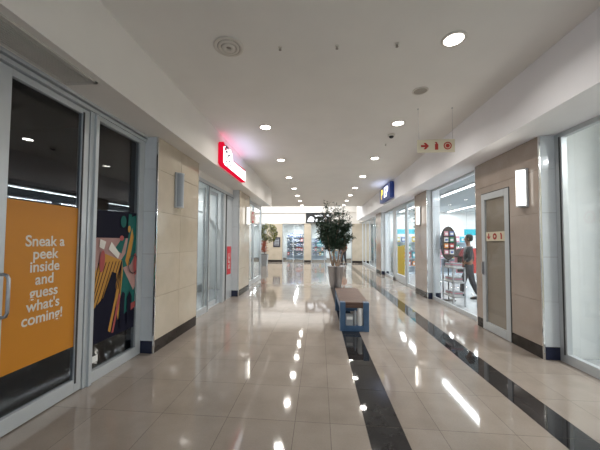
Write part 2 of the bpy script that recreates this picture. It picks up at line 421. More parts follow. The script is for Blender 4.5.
# orange poster
XP = XSL-.016
po = thing('orange_poster', (XP, 2.39, .47), 'orange vinyl poster with white lettering on the glass door', 'poster')
MB().box(XP-.0018, XP, 2.048, 2.732, .475, 1.885, 'orange').build('backing', po); pob = po.children[0]
for i, ln in enumerate(['Sneak a', 'peek', 'inside', 'and', 'guess', "what's", 'coming!']):
    text_mesh(ln, .134, 'white', 'L', (XP+.0012, 2.40, 1.54-.1135*i), 'lettering', pob, .0006, .0022, .92)
# abstract poster
ap = thing('abstract_poster', (XP, 3.32, .4), 'vinyl window poster of abstract pink, amber, teal and navy shapes', 'poster')
def Q(*pts): return [(2.95+a*.735, .40+b*1.5) for a, b in pts]
m = MB(); k = [0]
def lay(pts, mat):
    k[0] += 1; x = XP-.002+.0009*k[0]/2
    m.prism(Q(*pts), x-.0004, x, mat)
def blob(cx, cy, rx, ry, ang, mat, n=20):
    ca, sa = math.cos(ang), math.sin(ang)
    lay([(cx+(rx*math.cos(2*PI*i/n)*ca-ry*math.sin(2*PI*i/n)*sa), cy+(rx*math.cos(2*PI*i/n)*sa+ry*math.sin(2*PI*i/n)*ca)*1.0) for i in range(n)], mat)
lay([(0, 0), (1, 0), (1, 1.02), (0, 1.0)], 'navy')
lay([(0, .36), (.62, .36), (.9, .52), (.9, .79), (0, .79)], 'pink')
lay([(.62, .79), (.72, .79), (.62, .66), (.45, .70)], 'teal')
lay([(.60, .60), (.72, .66), (.86, .98), (1, 1.0), (1, .2), (.6, .12), (.58, .3)], 'teal')
lay([(.72, .60), (.88, .88), (.93, .8), (.80, .52)], 'amber')
lay([(.66, .54), (.86, .56), (1, .66), (1, .36), (.95, .33)], 'pink')
lay([(0, .28), (.0, .5), (.22, .67), (.64, .60), (.66, .5), (.58, .12), (.42, .06), (0, .2)], 'amber')
for i in range(11):
    a = -.18+.075*i
    lay([(max(a, 0), .24+max(-a, 0)*.7), (max(a, 0)+.016, .24+max(-a, 0)*.7), (min(a+.30, .63), .60), (min(a+.285, .615), .60)], 'navy')
lay([(0, 0), (0, .25), (.22, .33), (.40, .52), (.50, .50), (.48, .30), (.60, .02), (.5, 0)], 'navy')
lay([(.34, .06), (.39, .04), (.56, .36), (.52, .38)], 'amber'); lay([(.42, .03), (.46, .03), (.61, .30), (.57, .34)], 'coral')
lay([(.60, .02), (.70, .02), (.72, .32), (.66, .34), (.60, .28)], 'navy'); lay([(.78, .05), (.90, .05), (.90, .28), (.84, .33), (.78, .28)], 'navy')
lay([(.30, .70), (.52, .62), (.56, .66), (.36, .76)], 'white'); lay([(.10, .72), (.2, .70), (.24, .76), (.12, .78)], 'white'); blob(.17, .61, .055, .085, -.25, 'coral'); blob(.6, .79, .05, .022, 0, 'coral')
lay([(.88, .16), (1, .18), (1, .23), (.88, .22)], 'coral')
blob(.97, .56, .05, .10, .1, 'coral')
blob(.63, .93, .07, .05, 0, 'teal'); lay([(.74, .86), (.82, .86), (.84, 1.0), (.76, 1.0)], 'teal'); blob(.78, .87, .035, .03, 0, 'amber')
n_ = 18
for i in range(n_):
    a0, a1 = 2*PI*i/n_*.8+.6, 2*PI*(i+1)/n_*.8+.6
    r0, r1 = (.13, .075), (.145, .083)
    m.prism(Q((.92+r0[0]*math.cos(a0), .56+r0[1]*math.sin(a0)), (.92+r1[0]*math.cos(a0), .56+r1[1]*math.sin(a0)), (.92+r1[0]*math.cos(a1), .56+r1[1]*math.sin(a1)), (.92+r0[0]*math.cos(a1), .56+r0[1]*math.sin(a1))), XP+.0125, XP+.013, 'black')
m.build('artwork', ap)
MB().box(XP-.001, XP+.001, 2.955, 3.06, .20, .27, 'paper').build('window_label', None, 'small white paper label low on the dark window glass', 'label')

# soffit grille
gr = thing('ceiling_grille', (-2.2, 1.2, ZB), 'long slatted air grille in the soffit above the dark shop doors', 'air grille')
b = MB().box(-2.36, -2.09, .2, 2.42, ZB-.002, ZB+.0, 'ventd'); b.build('backing', gr)
b = MB(); b.box(-2.38, -2.35, .2, 2.44, ZB-.016, ZB, 'vent'); b.box(-2.10, -2.07, .2, 2.44, ZB-.016, ZB, 'vent'); b.box(-2.38, -2.07, 2.41, 2.44, ZB-.016, ZB, 'vent'); b.build('frame', gr)
for i in range(10):
    x = -2.34+.025*i; MB().box(x, x+.015, .2, 2.41, ZB-.013, ZB-.002, 'vent').build('slat', gr)

# ------------------------------------------------------------------ shopfront 2 on the left (white food shop)
w = sroot('window_3', (XSL, 5.7, 0)); f = MB()
f.box(XSL-.05, XSL+.01, 5.172, 5.25, 0, 2.80, 'alu'); f.box(XSL-.05, XSL+.01, 6.17, 6.23, 0, 2.80, 'alu'); f.box(XSL-.05, XSL+.01, 5.25, 6.17, 0, .13, 'alu'); f.box(XSL-.05, XSL+.02, 5.172, 7.95, 2.80, 2.88, 'alu'); f.box(XSL-.04, XSL, 5.172, 7.95, 2.88, ZB, 'paint2'); f.box(XSL+.010, XSL+.016, 6.155, 6.172, 0, 2.8, 'alud'); f.box(XSL+.010, XSL+.016, 5.25, 5.262, .13, 2.8, 'alud'); f.box(XSL+.02, XSL+.024, 5.172, 7.95, 2.79, 2.80, 'alud')
f.build('window_frame', w); p = MB(); pane(p, XSL-.02, 5.25, 6.17, .13, 2.80, 'glass'); p.build('glass', w)
d = sroot('door_3', (XSL, 6.8, 0)); f = MB()
xs = XSL-.12
for a, bb in ((6.26, 6.31), (7.05, 7.10)): f.box(xs-.04, xs, a, bb, .01, 2.78, 'alu'); f.box(xs, xs+.004, a, a+.015, .01, 2.78, 'alud')
f.box(xs-.04, xs, 6.31, 7.05, 2.70, 2.78, 'alu'); f.box(xs-.04, xs, 6.31, 7.05, .01, .10, 'alu')
f.build('door_frame', d); p = MB(); pane(p, xs-.02, 6.31, 7.05, .10, 2.70, 'glass'); p.build('glass', d)
struct('trim_5', MB().box(XSL-.06, XSL+.02, 7.14, 7.22, 0, 2.80, 'alu').box(XSL-.05, XSL, 7.22, 7.945, 0, 2.80, 'alu').box(XSL-.04, XSL+.012, 7.36, 7.42, 0, 2.80, 'alud'))
rs = thing('red_window_sign', (XSL, 7.65, .63), 'tall narrow red sign with white vertical lettering on the white panel', 'sign')
MB().box(XSL+.001, XSL+.012, 7.5, 7.82, .66, 1.42, 'red').build('panel', rs, bevel=.003); rsp = rs.children[0]
text_mesh('KFC', .24, 'white', 'L', (XSL+.0135, 7.66, 1.02), 'lettering', rsp, .001, .004, 1., rot90=True)
# inner glazed screen and wall shelves seen through the glass
w = sroot('window_4', (-3.7, 6.6, 0)); f = MB()
for a in (4.72, 5.9, 7.1, 8.2, 9.04): f.box(-3.74, -3.69, a, a+.05, 0.006, 2.5, 'alu')
f.box(-3.76, -3.67, 4.75, 9.08, .006, .22, 'alu'); f.box(-3.74, -3.69, 4.75, 9.08, 2.45, 2.5, 'alu'); f.build('window_frame', w)
p = MB(); pane(p, -3.715, 4.77, 9.04, .22, 2.45, 'glass'); p.build('glass', w)
def wire_rack(x, y, label, group=None):
    t = thing('wire_rack', (x, y, .006), label, 'rack', group)
    for sx in (-.2, .2):
        for sy in (-.45, .45): MB().tube([(x+sx, y+sy, .006), (x+sx, y+sy, 1.75)], .012, 'steel', 6).build('post', t)
    for z in (.35, .8, 1.25, 1.7):
        mm = MB(); mm.box(x-.2, x+.2, y-.46, y+.46, z-.012, z, 'steel')
        mm.build('shelf', t)
    return t
for i, (x, y) in enumerate(((-4.6, 6.9), (-4.6, 8.2), (-5.9, 7.6))):
    wire_rack(x, y, ['steel shelf rack in the white shop, nearest the doorway', 'steel shelf rack in the white shop, behind the tall red sign panel', 'steel shelf rack deepest in the white shop'][i])

# ------------------------------------------------------------------ corner shop, left
w = sroot('window_5', (XSL, 10.5, 0)); f = MB()
for a, bb in ((9.16, 9.22), (10.55, 10.6), (11.88, 11.98)): f.box(XSL-.05, XSL+.02, a, bb, 0, 2.95, 'alu')
f.box(XSL-.05, XSL+.02, 9.22, 11.88, 0, .15, 'alu'); f.box(XSL-.05, XSL+.02, 9.22, 11.88, 2.90, ZB, 'alu'); f.build('window_frame', w)
p = MB(); pane(p, XSL-.02, 9.22, 10.55, .15, 2.90, 'glass'); pane(p, XSL-.02, 10.6, 11.88, .15, 2.90, 'glass'); p.build('glass', w)
rsn = thing('round_logo_sign', (XSL+.05, 10.2, 2.2), 'square white sign with a red ring on the corner shop window', 'sign')
MB().box(XSL+.021, XSL+.06, 9.78, 10.6, 2.22, 2.66, 'white').build('panel', rsn, bevel=.01)
rg = MB(); n = 24
rg.lathe((XSL+.064, 10.19, 2.44), [(.18, -.003), (.21, .003)], 'red', 24, 'x'); rg.lathe((XSL+.068, 10.19, 2.44), [(.11, -.002), (.14, .003)], 'white', 24, 'x')
rg.box(XSL+.069, XSL+.075, 10.15, 10.24, 2.37, 2.48, 'red'); rg.build('ring_mark', rsn)

# ------------------------------------------------------------------ right side openings
w = sroot('window_6', (XSR, 2, 0)); f = MB()
f.box(XSR-.02, XSR+.05, 4.04, 4.148, 0, ZB, 'alu'); f.box(XSR-.028, XSR-.02, 4.06, 4.08, .1, 2.98, 'alud')
f.box(XSR-.02, XSR+.05, -2.9, 4.04, 0, .12, 'alu'); f.box(XSR-.02, XSR+.05, -2.9, 4.04, 2.97, ZB, 'alu')
f.box(XSR-.01, XSR+.05, 1.2, 1.26, .12, 2.97, 'alu'); f.box(XSR-.01, XSR+.05, -1.6, -1.54, .12, 2.97, 'alu'); f.build('window_frame', w, bevel=.004)
p = MB()
for a, bb in ((1.26, 4.04), (-1.54, 1.2)): pane(p, XSR+.02, a, bb, .12, 2.97, 'glass')
p.build('glass', w)
gb = MB().box(4.3, 4.75, 3.2, 3.55, .0, .33, 'green'); gb.box(4.32, 4.73, 3.22, 3.53, .33, .345, 'g4')
gb.build('green_box', None, 'low green box on the floor of the empty white shop', 'box', bevel=.008)

w = sroot('window_7', (XSR-.1, 7, 0)); XW = XSR-.06; f = MB()
f.box(XW-.03, XW+.03, 5.77, 5.83, 0, ZB, 'alu'); f.box(XW-.03, XW+.03, 8.19, 8.257, 0, ZB, 'alu'); f.box(XW-.03, XW+.03, 5.83, 8.19, 0, .09, 'alu'); f.box(XW-.03, XW+.03, 5.83, 8.19, 2.98, ZB, 'alu'); f.build('window_frame', w, bevel=.003)
p = MB(); pane(p, XW, 5.83, 8.19, .09, 2.98, 'glass'); p.build('glass', w)
# narrow grey door in the pillar
d = sroot('door_4', (XPR, 5.17, 0)); f = MB(); X0 = XPR-.012
f.box(X0, X0+.05, 4.79, 4.895, .01, 2.44, 'alu'); f.box(X0, X0+.05, 5.45, 5.55, .01, 2.44, 'alu'); f.box(X0, X0+.05, 4.895, 5.45, .01, .15, 'alu'); f.box(X0, X0+.05, 4.895, 5.45, 2.33, 2.44, 'alu')
f.box(X0+.003, X0+.012, 4.775, 4.79, .01, 2.455, 'alud'); f.box(X0+.003, X0+.012, 4.775, 5.55, 2.44, 2.455, 'alud')
f.build('door_frame', d, bevel=.004)
p = MB(); pane(p, X0+.022, 4.895, 5.45, .15, 2.33, 'glass'); p.box(X0+.09, X0+.1, 4.82, 5.52, .02, 2.42, 'doorback'); p.build('glass', d)
MB().box(X0-.03, X0, 5.49, 5.52, 1.0, 1.2, 'steel').box(X0-.012, X0, 5.48, 5.53, .98, 1.22, 'steel').build('door_handle', d)
ds = thing('door_safety_sign', (X0, 5.17, 1.59), 'small pale sign with three red fire symbols on the narrow grey door', 'sign')
xg = X0+.0155
MB().box(xg-.002, xg, 4.91, 5.44, 1.59, 1.75, 'pale').build('panel', ds); dsp = ds.children[0]
def fire_symbols(side, x, ys, z, s, parent, m='signred', y_fixed=None):
    """arrow, extinguisher, hose reel; ys three centres along the sign, reading order"""
    sg = -1 if side == 'R' else 1
    def P(c, pts): return [(c+a*s*(sg if side != 'F' else 1), z+b*s) for a, b in pts]
    plane, d0, d1 = ('yz', x-.0016, x+.0004) if side != 'F' else ('xz', y_fixed-.0016, y_fixed+.0004)
    o = MB()
    o.prism(P(ys[0], [(-.5, -.14), (.02, -.14), (-.18, -.42), (.12, -.42), (.5, 0), (.12, .42), (-.18, .42), (.02, .14), (-.5, .14)]), d0, d1, m, plane)
    o.build('arrow_symbol', parent)
    o = MB(); o.prism(P(ys[1], [(-.2, -.5), (.2, -.5), (.2, .22), (.08, .34), (.08, .44), (.34, .5), (.34, .36), (.2, .3), (-.1, .5), (-.22, .44), (-.08, .34), (-.2, .22)][:4]+[(.08, .5), (-.22, .5), (-.22, .42), (-.08, .38), (-.08, .34), (-.2, .22)]), d0, d1, m, plane)
    o.build('extinguisher_symbol', parent)
    o = MB(); n = 20
    for ra, rb in ((.5, .36), (.26, .0)):
        for i in range(n):
            a0, a1 = 2*PI*i/n, 2*PI*(i+1)/n
            q = [(ra*math.cos(a0), ra*math.sin(a0)), (ra*math.cos(a1), ra*math.sin(a1)), (rb*math.cos(a1), rb*math.sin(a1)), (rb*math.cos(a0), rb*math.sin(a0))]
            if rb == 0: q = q[:3]
            o.prism(P(ys[2], q), d0, d1, m, plane)
    o.build('hose_reel_symbol', parent)
def down_symbols():
    o = MB(); x = xg; c, z, s = 5.35, 1.67, .11
    o.prism([(c+a*s, z+b*s) for a, b in [(0, -.5), (.42, -.1), (.42, .16), (.14, -.1), (.14, .5), (-.14, .5), (-.14, -.1), (-.42, .16), (-.42, -.1)]], x-.003, x-.001, 'signred'); o.build('arrow_symbol', dsp)
    o = MB(); c = 5.175; o.lathe((x-.003, c, z), [(.055, -.001), (.055, .0015)], 'signred', 20, 'x'); o.lathe((x-.0048, c, z), [(.022, -.001), (.022, .0005)], 'pale', 12, 'x'); o.build('hose_reel_symbol', dsp)
    o = MB(); c = 5.0; o.box(x-.003, x-.001, c-.018, c+.018, z-.05, z+.03, 'signred'); o.box(x-.003, x-.001, c-.008, c+.03, z+.03, z+.055, 'signred'); o.build('extinguisher_symbol', dsp)
down_symbols()

# store front beyond the second pillar
w = sroot('window_8', (XSR, 9.9, 0)); f = MB(); XW = XSR-.02
for a, bb in ((9.27, 9.33), (10.62, 10.70)): f.box(XW-.03, XW+.03, a, bb, 0, ZB, 'alu')
f.box(XW-.03, XW+.03, 9.33, 10.62, 0, .1, 'alu'); f.box(XW-.03, XW+.03, 9.33, 14.19, 2.95, ZB, 'alu'); f.build('window_frame', w)
p = MB(); pane(p, XW, 9.33, 10.62, .1, 2.95, 'glass'); p.build('glass', w)
dc = MB()
for i, (dz) in enumerate((2.62, 2.48, 2.34, 2.20, 2.06, 1.92)):
    dc.box(XW-.008, XW-.006, 9.72, 9.98-.06*(i % 2), dz, dz+.05, 'teal'); dc.box(XW-.008, XW-.006, 9.8, 9.86, dz-.05, dz+.02, 'teal')
dc.build('window_decal', None, 'vertical strip of dark teal characters on the glass left of the lit sconce', 'decal')
d = sroot('door_5', (XSR, 11.4, 0)); f = MB()
for a, bb in ((10.72, 10.82), (12.02, 12.14)): f.box(XW-.05, XW, a, bb, .01, 2.93, 'alu')
f.box(XW-.05, XW, 10.82, 12.02, .01, .30, 'alu'); f.box(XW-.05, XW, 10.82, 12.02, 2.86, 2.93, 'alu'); f.build('door_frame', d)
p = MB(); pane(p, XW-.025, 10.82, 12.02, .30, 2.86, 'glass'); p.build('glass', d)
yp = MB().box(XW-.045, XW-.033, 10.95, 11.85, .33, 1.42, 'yellow'); yp.build('yellow_panel', None, 'mustard yellow panel on the lower half of the white framed glass door', 'panel')
w = sroot('window_9', (XSR, 13, 0)); f = MB()
for a, bb in ((12.16, 12.6), (13.3, 13.36), (14.1, 14.19)): f.box(XW-.03, XW+.03, a, bb, 0, 2.95, 'alu')
f.box(XW-.03, XW+.03, 12.2, 14.19, 0, .1, 'alu'); f.build('window_frame', w); p = MB(); pane(p, XW, 12.6, 14.1, .1, 2.95, 'glass'); p.build('glass', w)
w = sroot('window_10', (XSR, 18, 0)); f = MB()
for a, bb in ((15.41, 15.6), (16.9, 17.0), (18.4, 18.5), (19.9, 20.0), (21.3, 21.4)): f.box(XW-.03, XW+.03, a, bb, 0, ZB, 'alu')
f.box(XW-.03, XW+.03, 15.6, 21.3, 0, .15, 'alu'); f.box(XW-.03, XW+.03, 15.6, 21.4, 2.95, ZB, 'alu'); f.build('window_frame', w); p = MB(); pane(p, XW, 15.6, 21.3, .15, 2.95, 'glass'); p.build('glass', w)
struct('wall_right_upper', MB().box(XSR-.2, XSR+.12, 19.6, 22.0, ZB, 5.2, 'paint2'))

# ------------------------------------------------------------------ end of the mall
struct('wall_end_fascia', MB().box(-12, 12, YEND, YEND+.3, 2.98, 3.82, 'paint2').box(-12, 12, YEND-.12, YEND+.3, 3.82, 3.9, 'paint2').box(-12, 12, YEND+.05, YEND+.3, 3.9, 5.2, 'paint'))
def end_pillar(x0, x1, label):
    t = thing('end_pillar', ((x0+x1)/2, YEND+.1, 0), label, 'pillar')
    MB().box(x0, x1, YEND-.02, YEND+.28, .16, 2.978, 'ptile').build('tile_cladding', t); MB().box(x0, x1, YEND-.025, YEND+.28, .001, .16, 'skirt').build('skirting', t); return t
end_pillar(-4.1, -2.85, 'cream pillar with a framed notice on the end wall, far left')
end_pillar(-1.15, -.62, 'narrow cream pillar between the two far shopfronts')
end_pillar(2.5, 3.9, 'plain beige wall pillar at the far right end of the mall')
nt = thing('framed_notice', (-3.27, YEND-.03, 1.15), 'dark framed notice hanging on the far cream pillar', 'picture')
MB().box(-3.55, -3.0, YEND-.05, YEND-.022, 1.15, 1.92, 'g2').build('frame', nt); 
nn = MB(); nn.box(-3.45, -3.10, YEND-.054, YEND-.05, 1.27, 1.80, 'grey')
for i in range(4): nn.box(-3.42, -3.13, YEND-.057, YEND-.054, 1.3+.14*i, 1.36+.14*i, 'g2')
nn.build('sheet', nt)
for nm, x0, x1 in (('window_11', -2.85, -1.15), ('window_12', -.62, 2.5), ('window_13', -9, -4.1)):
    w = sroot(nm, ((x0+x1)/2, YEND+.1, 0)); f = MB()
    a = x0; nseg = 2 if x1-x0 < 2 else 3
    for k in range(nseg+1):
        xx = x0+(x1-x0-.06)*k/nseg; f.box(xx, xx+.06, YEND+.08, YEND+.14, 0, 2.978, 'alu')
    f.box(x0, x1, YEND+.08, YEND+.14, 2.85, 2.978, 'alu'); f.build('window_frame', w)
    p = MB(); p.box(x0+.06, x1-.06, YEND+.105, YEND+.112, .0, 2.85, 'glass'); p.build('glass', w)
struct('wall_end_partition', MB().box(-.95, -.85, YEND+.3, 28, 0, 3.2, 'shopw').box(-3.9, -3.8, YEND+.3, 28, 0, 3.2, 'shopw').box(3.3, 3.4, YEND+.3, 28, 0, 3.2, 'shopw'))
struct('ceiling_end_shops', MB().box(-12, 12, YEND+.3, 28, 3.2, 3.3, 'shopw'))
# dark graphic sign over the far shop
gs = thing('graphic_shop_sign', (-.1, YEND-.04, 3.0), 'black sign with irregular white shapes above the far centre shopfront', 'sign')
MB().box(-1.02, .95, YEND-.08, YEND-.001, 3.02, 3.80, 'black').build('panel', gs)
wp = MB(); yy = YEND-.084
for pts in ([(-.9, 3.12), (-.45, 3.1), (-.36, 3.3), (-.5, 3.5), (-.68, 3.52), (-.84, 3.36)], [(-.36, 3.62), (.12, 3.66), (.3, 3.56), (.02, 3.5), (-.28, 3.52)], [(-.05, 3.14), (.2, 3.24), (.52, 3.46), (.6, 3.4), (.45, 3.18), (.1, 3.08)], [(.5, 3.62), (.8, 3.7), (.86, 3.5), (.7, 3.5)], [(-.28, 3.12), (-.14, 3.12), (-.12, 3.4), (-.24, 3.38)]):
    wp.prism(pts, yy-.002, yy+.003, 'signwb', 'xz')
wp.build('white_shapes', gs)
# skylight over the crossing
struct('window_14', MB().box(-7.5, 1.9, 17.8, 21.5, 5.17, 5.199, 'sky'))

# ------------------------------------------------------------------ shelves and goods
goods = ['g1', 'g2', 'g3', 'g4', 'g5', 'g6', 'wall_red', 'yellow', 'cyan']
BOXES = {}
def carton(mat):
    if mat not in BOXES:
        b = MB().box(-.06, .06, -.05, .05, 0, .2, mat); b.box(-.045, .045, -.0515, .0515, .05, .14, 'g3' if mat != 'g3' else 'g1')
        BOXES[mat] = b.mesh('boxed_item')
    return BOXES[mat]
def item(loc, sc, label, group, rz=0, mat=None, name='boxed_item', cat='packet'):
    o = bpy.data.objects.new(name, carton(mat or random.choice(goods))); COL.objects.link(o); o.location = loc; o.scale = sc; o.rotation_euler = (0, 0, rz)
    tag(o, label, cat, group); return o
def gondola(x, y, wx, wy, zs, label, m='bgrey', z0=.006):
    t = thing('shelf_unit', (x, y, z0), label, 'shelf')
    MB().box(x-wx/2, x+wx/2, y-wy/2, y+wy/2, z0, z0+.08, m).build('base', t)
    if wx > wy: MB().box(x-wx/2, x+wx/2, y+wy/2-.02, y+wy/2, z0+.08, zs[-1]+.3, m).build('back_panel', t)
    else: MB().box(x+wx/2-.02, x+wx/2, y-wy/2, y+wy/2, z0+.08, zs[-1]+.3, m).build('back_panel', t)
    for z in zs:
        if wx > wy: MB().box(x-wx/2, x+wx/2, y-wy/2, y+wy/2-.021, z-.025, z, m).build('shelf', t)
        else: MB().box(x-wx/2, x+wx/2-.021, y-wy/2, y+wy/2, z-.025, z, m).build('shelf', t)
    return t
def fill(x, y, wx, wy, zs, label, group, step, sc, mats=None, skip=.15):
    long_x = wx > wy; L_ = wx if long_x else wy; n = int((L_-.1)/step)
    for z in zs:
        for i in range(n):
            if random.random() < skip: continue
            q = -L_/2+.05+step*(i+.5); s = random.uniform(.75, 1.15)
            loc = (x+q, y-.03, z+.0005) if long_x else (x-.03, y+q, z+.0005)
            item(loc, (sc[0], sc[1], sc[2]*s), label, group, 0 if long_x else PI/2, mats and random.choice(mats))
ZS = [.4, .8, 1.2, 1.6, 2.0]
dk = ['g2', 'g2', 'g1', 'g2', 'g3', 'wall_red', 'g5']
for i, (x, y, wx, wy) in enumerate(((-1.95, 25.6, 1.9, .4), (-1.05, 23.9, .0, 0), (-3.45, 24.2, .4, 2.2))):
    if wx == 0: continue
    gondola(x, y, wx, wy, ZS, ['white shelf unit across the back of the far left shop', '', 'white shelf unit down the left side of the far left shop'][i], z0=.001)
    fill(x, y, wx, wy, ZS, ['small item on the back shelves of the far left shop', '', 'small item on the side shelves of the far left shop'][i], ['goods in the far left shop', '', 'goods down the side of the far left shop'][i], .2, (1.5, 1.3, 1.5), dk, .08)
for i, (x, y) in enumerate(((.0, 25.4), (1.7, 25.4))):
    gondola(x, y, 1.3, .4, ZS[:4], ['pale shelf unit in the far centre shop, left one', 'pale shelf unit in the far centre shop, right one'][i], z0=.001)
    fill(x, y, 1.3, .4, ZS[:4], ['colourful item on the left shelf unit of the far centre shop', 'colourful item on the right shelf unit of the far centre shop'][i], ['goods in the far centre shop, left', 'goods in the far centre shop, right'][i], .2, (1.4, 1.3, 1.4), goods, .08)
# corner shop on the left
gondola(-3.2, 10.55, .35, 2.2, [.4, .8, 1.2, 1.6], 'white shelf unit just inside the corner shop window')
fill(-3.2, 10.55, .35, 2.2, [.4, .8, 1.2, 1.6], 'bright packet on the shelves inside the corner shop window', 'packets in the corner shop window', .2, (1.4, 1.2, 1.5), ['cyan', 'g4', 'g2', 'g6', 'cyan', 'g1', 'g3', 'g2'], .05)

# garments
def garment_mesh(mat, L_=.75):
    p = [(-.06, 0), (-.20, -.04), (-.30, -.26), (-.22, -.30), (-.17, -.16), (-.18, -L_), (.18, -L_), (.17, -.16), (.22, -.30), (.30, -.26), (.20, -.04), (.06, 0)]
    m = MB(); m.prism(p, -.028, .028, mat, 'xz'); return m.mesh('garment')
GM = {}
def rack(x, y, L_, rz, label, cols, glabel, group, h=1.4):
    t = thing('clothes_rack', (x, y, .006), label, 'clothes rack')
    o = (x, y, .006)
    m = MB(); m.tube([(x, y-L_/2, h), (x, y+L_/2, h)], .014, 'chrome', 8); m.build('rail', t)
    for s in (-1, 1):
        m = MB(); m.tube([(x, y+s*L_/2, .03), (x, y+s*L_/2, h)], .014, 'chrome', 8); m.build('upright', t)
        m = MB(); m.tube([(x-.25, y+s*L_/2, .022), (x+.25, y+s*L_/2, .022)], .015, 'chrome', 8); m.build('foot', t)
    n = int(L_/.11)
    for i in range(n):
        c = cols[i*len(cols)//n]
        if c not in GM: GM[c] = garment_mesh(c)
        q = bpy.data.objects.new('garment', GM[c]); COL.objects.link(q)
        q.location = (x, y-L_/2+.08+.11*i, h-.018); q.scale = (1, 1, random.uniform(.85, 1.15)); q.rotation_euler = (0, 0, random.uniform(-.03, .03))
        tag(q, glabel, 'garment', group)
rack(4.80, 9.7, 1.3, 0, 'chrome clothes rack of red and dark garments near the store window', ['wall_red', 'maroon', 'cloth', 'g5'], 'garment hanging on the rack nearest the store window', 'garments on the rack near the window')
rack(6.2, 10.4, 1.8, 0, 'chrome clothes rack in the middle of the long store', ['g1', 'g3', 'cyan', 'g2'], 'garment hanging on the rack in mid store', 'garments on the mid store rack')
rack(4.7, 12.7, 1.6, 0, 'chrome clothes rack behind the far glass panel beside the yellow door', ['g5', 'wall_red', 'g1', 'g4'], 'garment on the rack behind the glass beside the yellow door', 'garments on the rack by the yellow door')
rack(7.7, 13.2, 1.8, 0, 'chrome clothes rack at the back of the long store', ['g3', 'g6', 'cyan', 'g2'], 'garment hanging on the rearmost store rack', 'garments on the rearmost rack')
gondola(5.6, 14.9, 3.6, .4, [.4, .8, 1.2, 1.6], 'long white shelf unit along the back of the store')
fill(5.6, 14.9, 3.6, .4, [.4, .8, 1.2, 1.6], 'packet on the long shelf unit at the back of the store', 'packets at the back of the store', .26, (1.4, 1.3, 1.3), goods)
# turquoise hanging banners in the store
for i, (x0, x1, y, z0, z1) in enumerate(((5.9, 7.3, 12.2, 1.75, 2.12), (3.7, 4.7, 14.0, 1.85, 2.2))):
    t = thing('hanging_banner', ((x0+x1)/2, y, z0), ['wide turquoise banner hanging over the clothes in the store', 'turquoise banner hanging behind the yellow panelled door'][i], 'banner')
    MB().box(x0, x1, y-.01, y+.01, z0, z1, 'cyan').box(x0, x1, y-.012, y-.01, z0-.0, z0+.12, 'g3').build('panel', t)
    for xx in (x0+.1, x1-.1): MB().tube([(xx, y, z1), (xx, y, 3.2)], .004, 'steel', 6).build('cord', t)
# display with the oval frame, in the store window
x, y = 3.50, 8.10
ov = thing('oval_display', (x, y, .006), 'dark rimmed oval display board standing just inside the store window', 'display')
rm = MB(); n = 32; pts = [(x+.19*math.cos(2*PI*i/n), y, 1.55+.43*math.sin(2*PI*i/n)) for i in range(n+1)]
rm.tube(pts, .028, 'cloth', 8); rm.build('rim', ov)
bk = MB(); bk.prism([(x+.18*math.cos(2*PI*i/n), 1.55+.42*math.sin(2*PI*i/n)) for i in range(n)], y-.006, y+.006, 'cloth', 'xz'); bk.build('board', ov)
MB().tube([(x, y+.02, .02), (x, y+.02, 1.15)], .015, 'black', 8).build('pole', ov); MB().lathe((x, y, .006), [(.17, 0), (.17, .015), (.03, .03)], 'black', 20).build('base', ov)
tl = ['g5', 'g3', 'g6', 'wall_red', 'g3', 'g4', 'g5', 'g1']
for i, mt in enumerate(tl):
    cx_, cz = x-.07+.14*(i % 2), 1.25+.165*(i//2)
    item((cx_, y-.035, cz), (.8, .45, .6), 'small bright packet fixed to the oval display board', 'packets on the oval display board', 0, mt)
# low table with folded goods
tb = thing('display_table', (3.39, 7.66, .006), 'grey three tier display table in the store window below the oval board', 'table')
for z in (.25, .6, .95): MB().box(3.24, 3.54, 7.28, 7.88, z-.03, z, 'grey').build('shelf', tb)
for sx in (3.255, 3.525):
    for sy in (7.295, 7.865): MB().box(sx-.015, sx+.015, sy-.015, sy+.015, .006, .96, 'steel').build('leg', tb)
fold = MB()
for i in range(4): fold.box(-.12, .12, -.1, .1, .03*i, .03*i+.026, ['g3', 'grey', 'g5', 'grey'][i])
fme = fold.mesh('folded_garments')
for z in (.25, .6, .95):
    for sx in (3.39,):
        for sy in (7.44, 7.71):
            q = bpy.data.objects.new('folded_garments', fme); COL.objects.link(q); q.location = (sx, sy, z+.0005); q.scale = (.9, .9, random.uniform(.7, 1.1)); q.rotation_euler = (0, 0, random.uniform(-.08, .08)); tag(q, 'pile of folded pink and grey garments on the tiered window table', 'garment', 'folded piles on the tiered table')

# ------------------------------------------------------------------ lamps
YL = [3.09, 5.24, 7.41, 9.44, 11.42, 13.2, 14.9, 16.66]
def downlight(x, y, lab):
    t = thing('downlight', (x, y, ZC), lab, 'ceiling light')
    MB().lathe((x, y, ZC-.012), [(.095, .011), (.125, .011), (.125, .004), (.118, 0), (.098, 0), (.095, .004)], 'white', 28).build('trim_ring', t)
    ringo = t.children[0]
    MB().lathe((x, y, ZC-.009), [(.095, 0), (.095, .008)], 'lamp', 28).build('lens', ringo)
    area('downlight_lamp', (x, y, ZC-.02), (0, 0, 0), .17, .17, 16.3, (1, .965, .91), 2.7, 'DISK')
wordn = ['nearest', 'second', 'third', 'fourth', 'fifth', 'sixth', 'seventh', 'farthest']
for i, y in enumerate(YL):
    downlight(1.42, y, f'round ceiling downlight in the right row, {wordn[i]}' + (' from the camera' if i in (1, 2, 3, 4, 5, 6) else ''))
for i, y in enumerate(YL[1:]):
    n = ['nearest', 'second', 'third', 'fourth', 'fifth', 'sixth', 'farthest'][i]
    downlight(-1.016, y, f'round ceiling downlight in the left row, {n}' + ('' if i in (0, 6) else ' from the camera'))

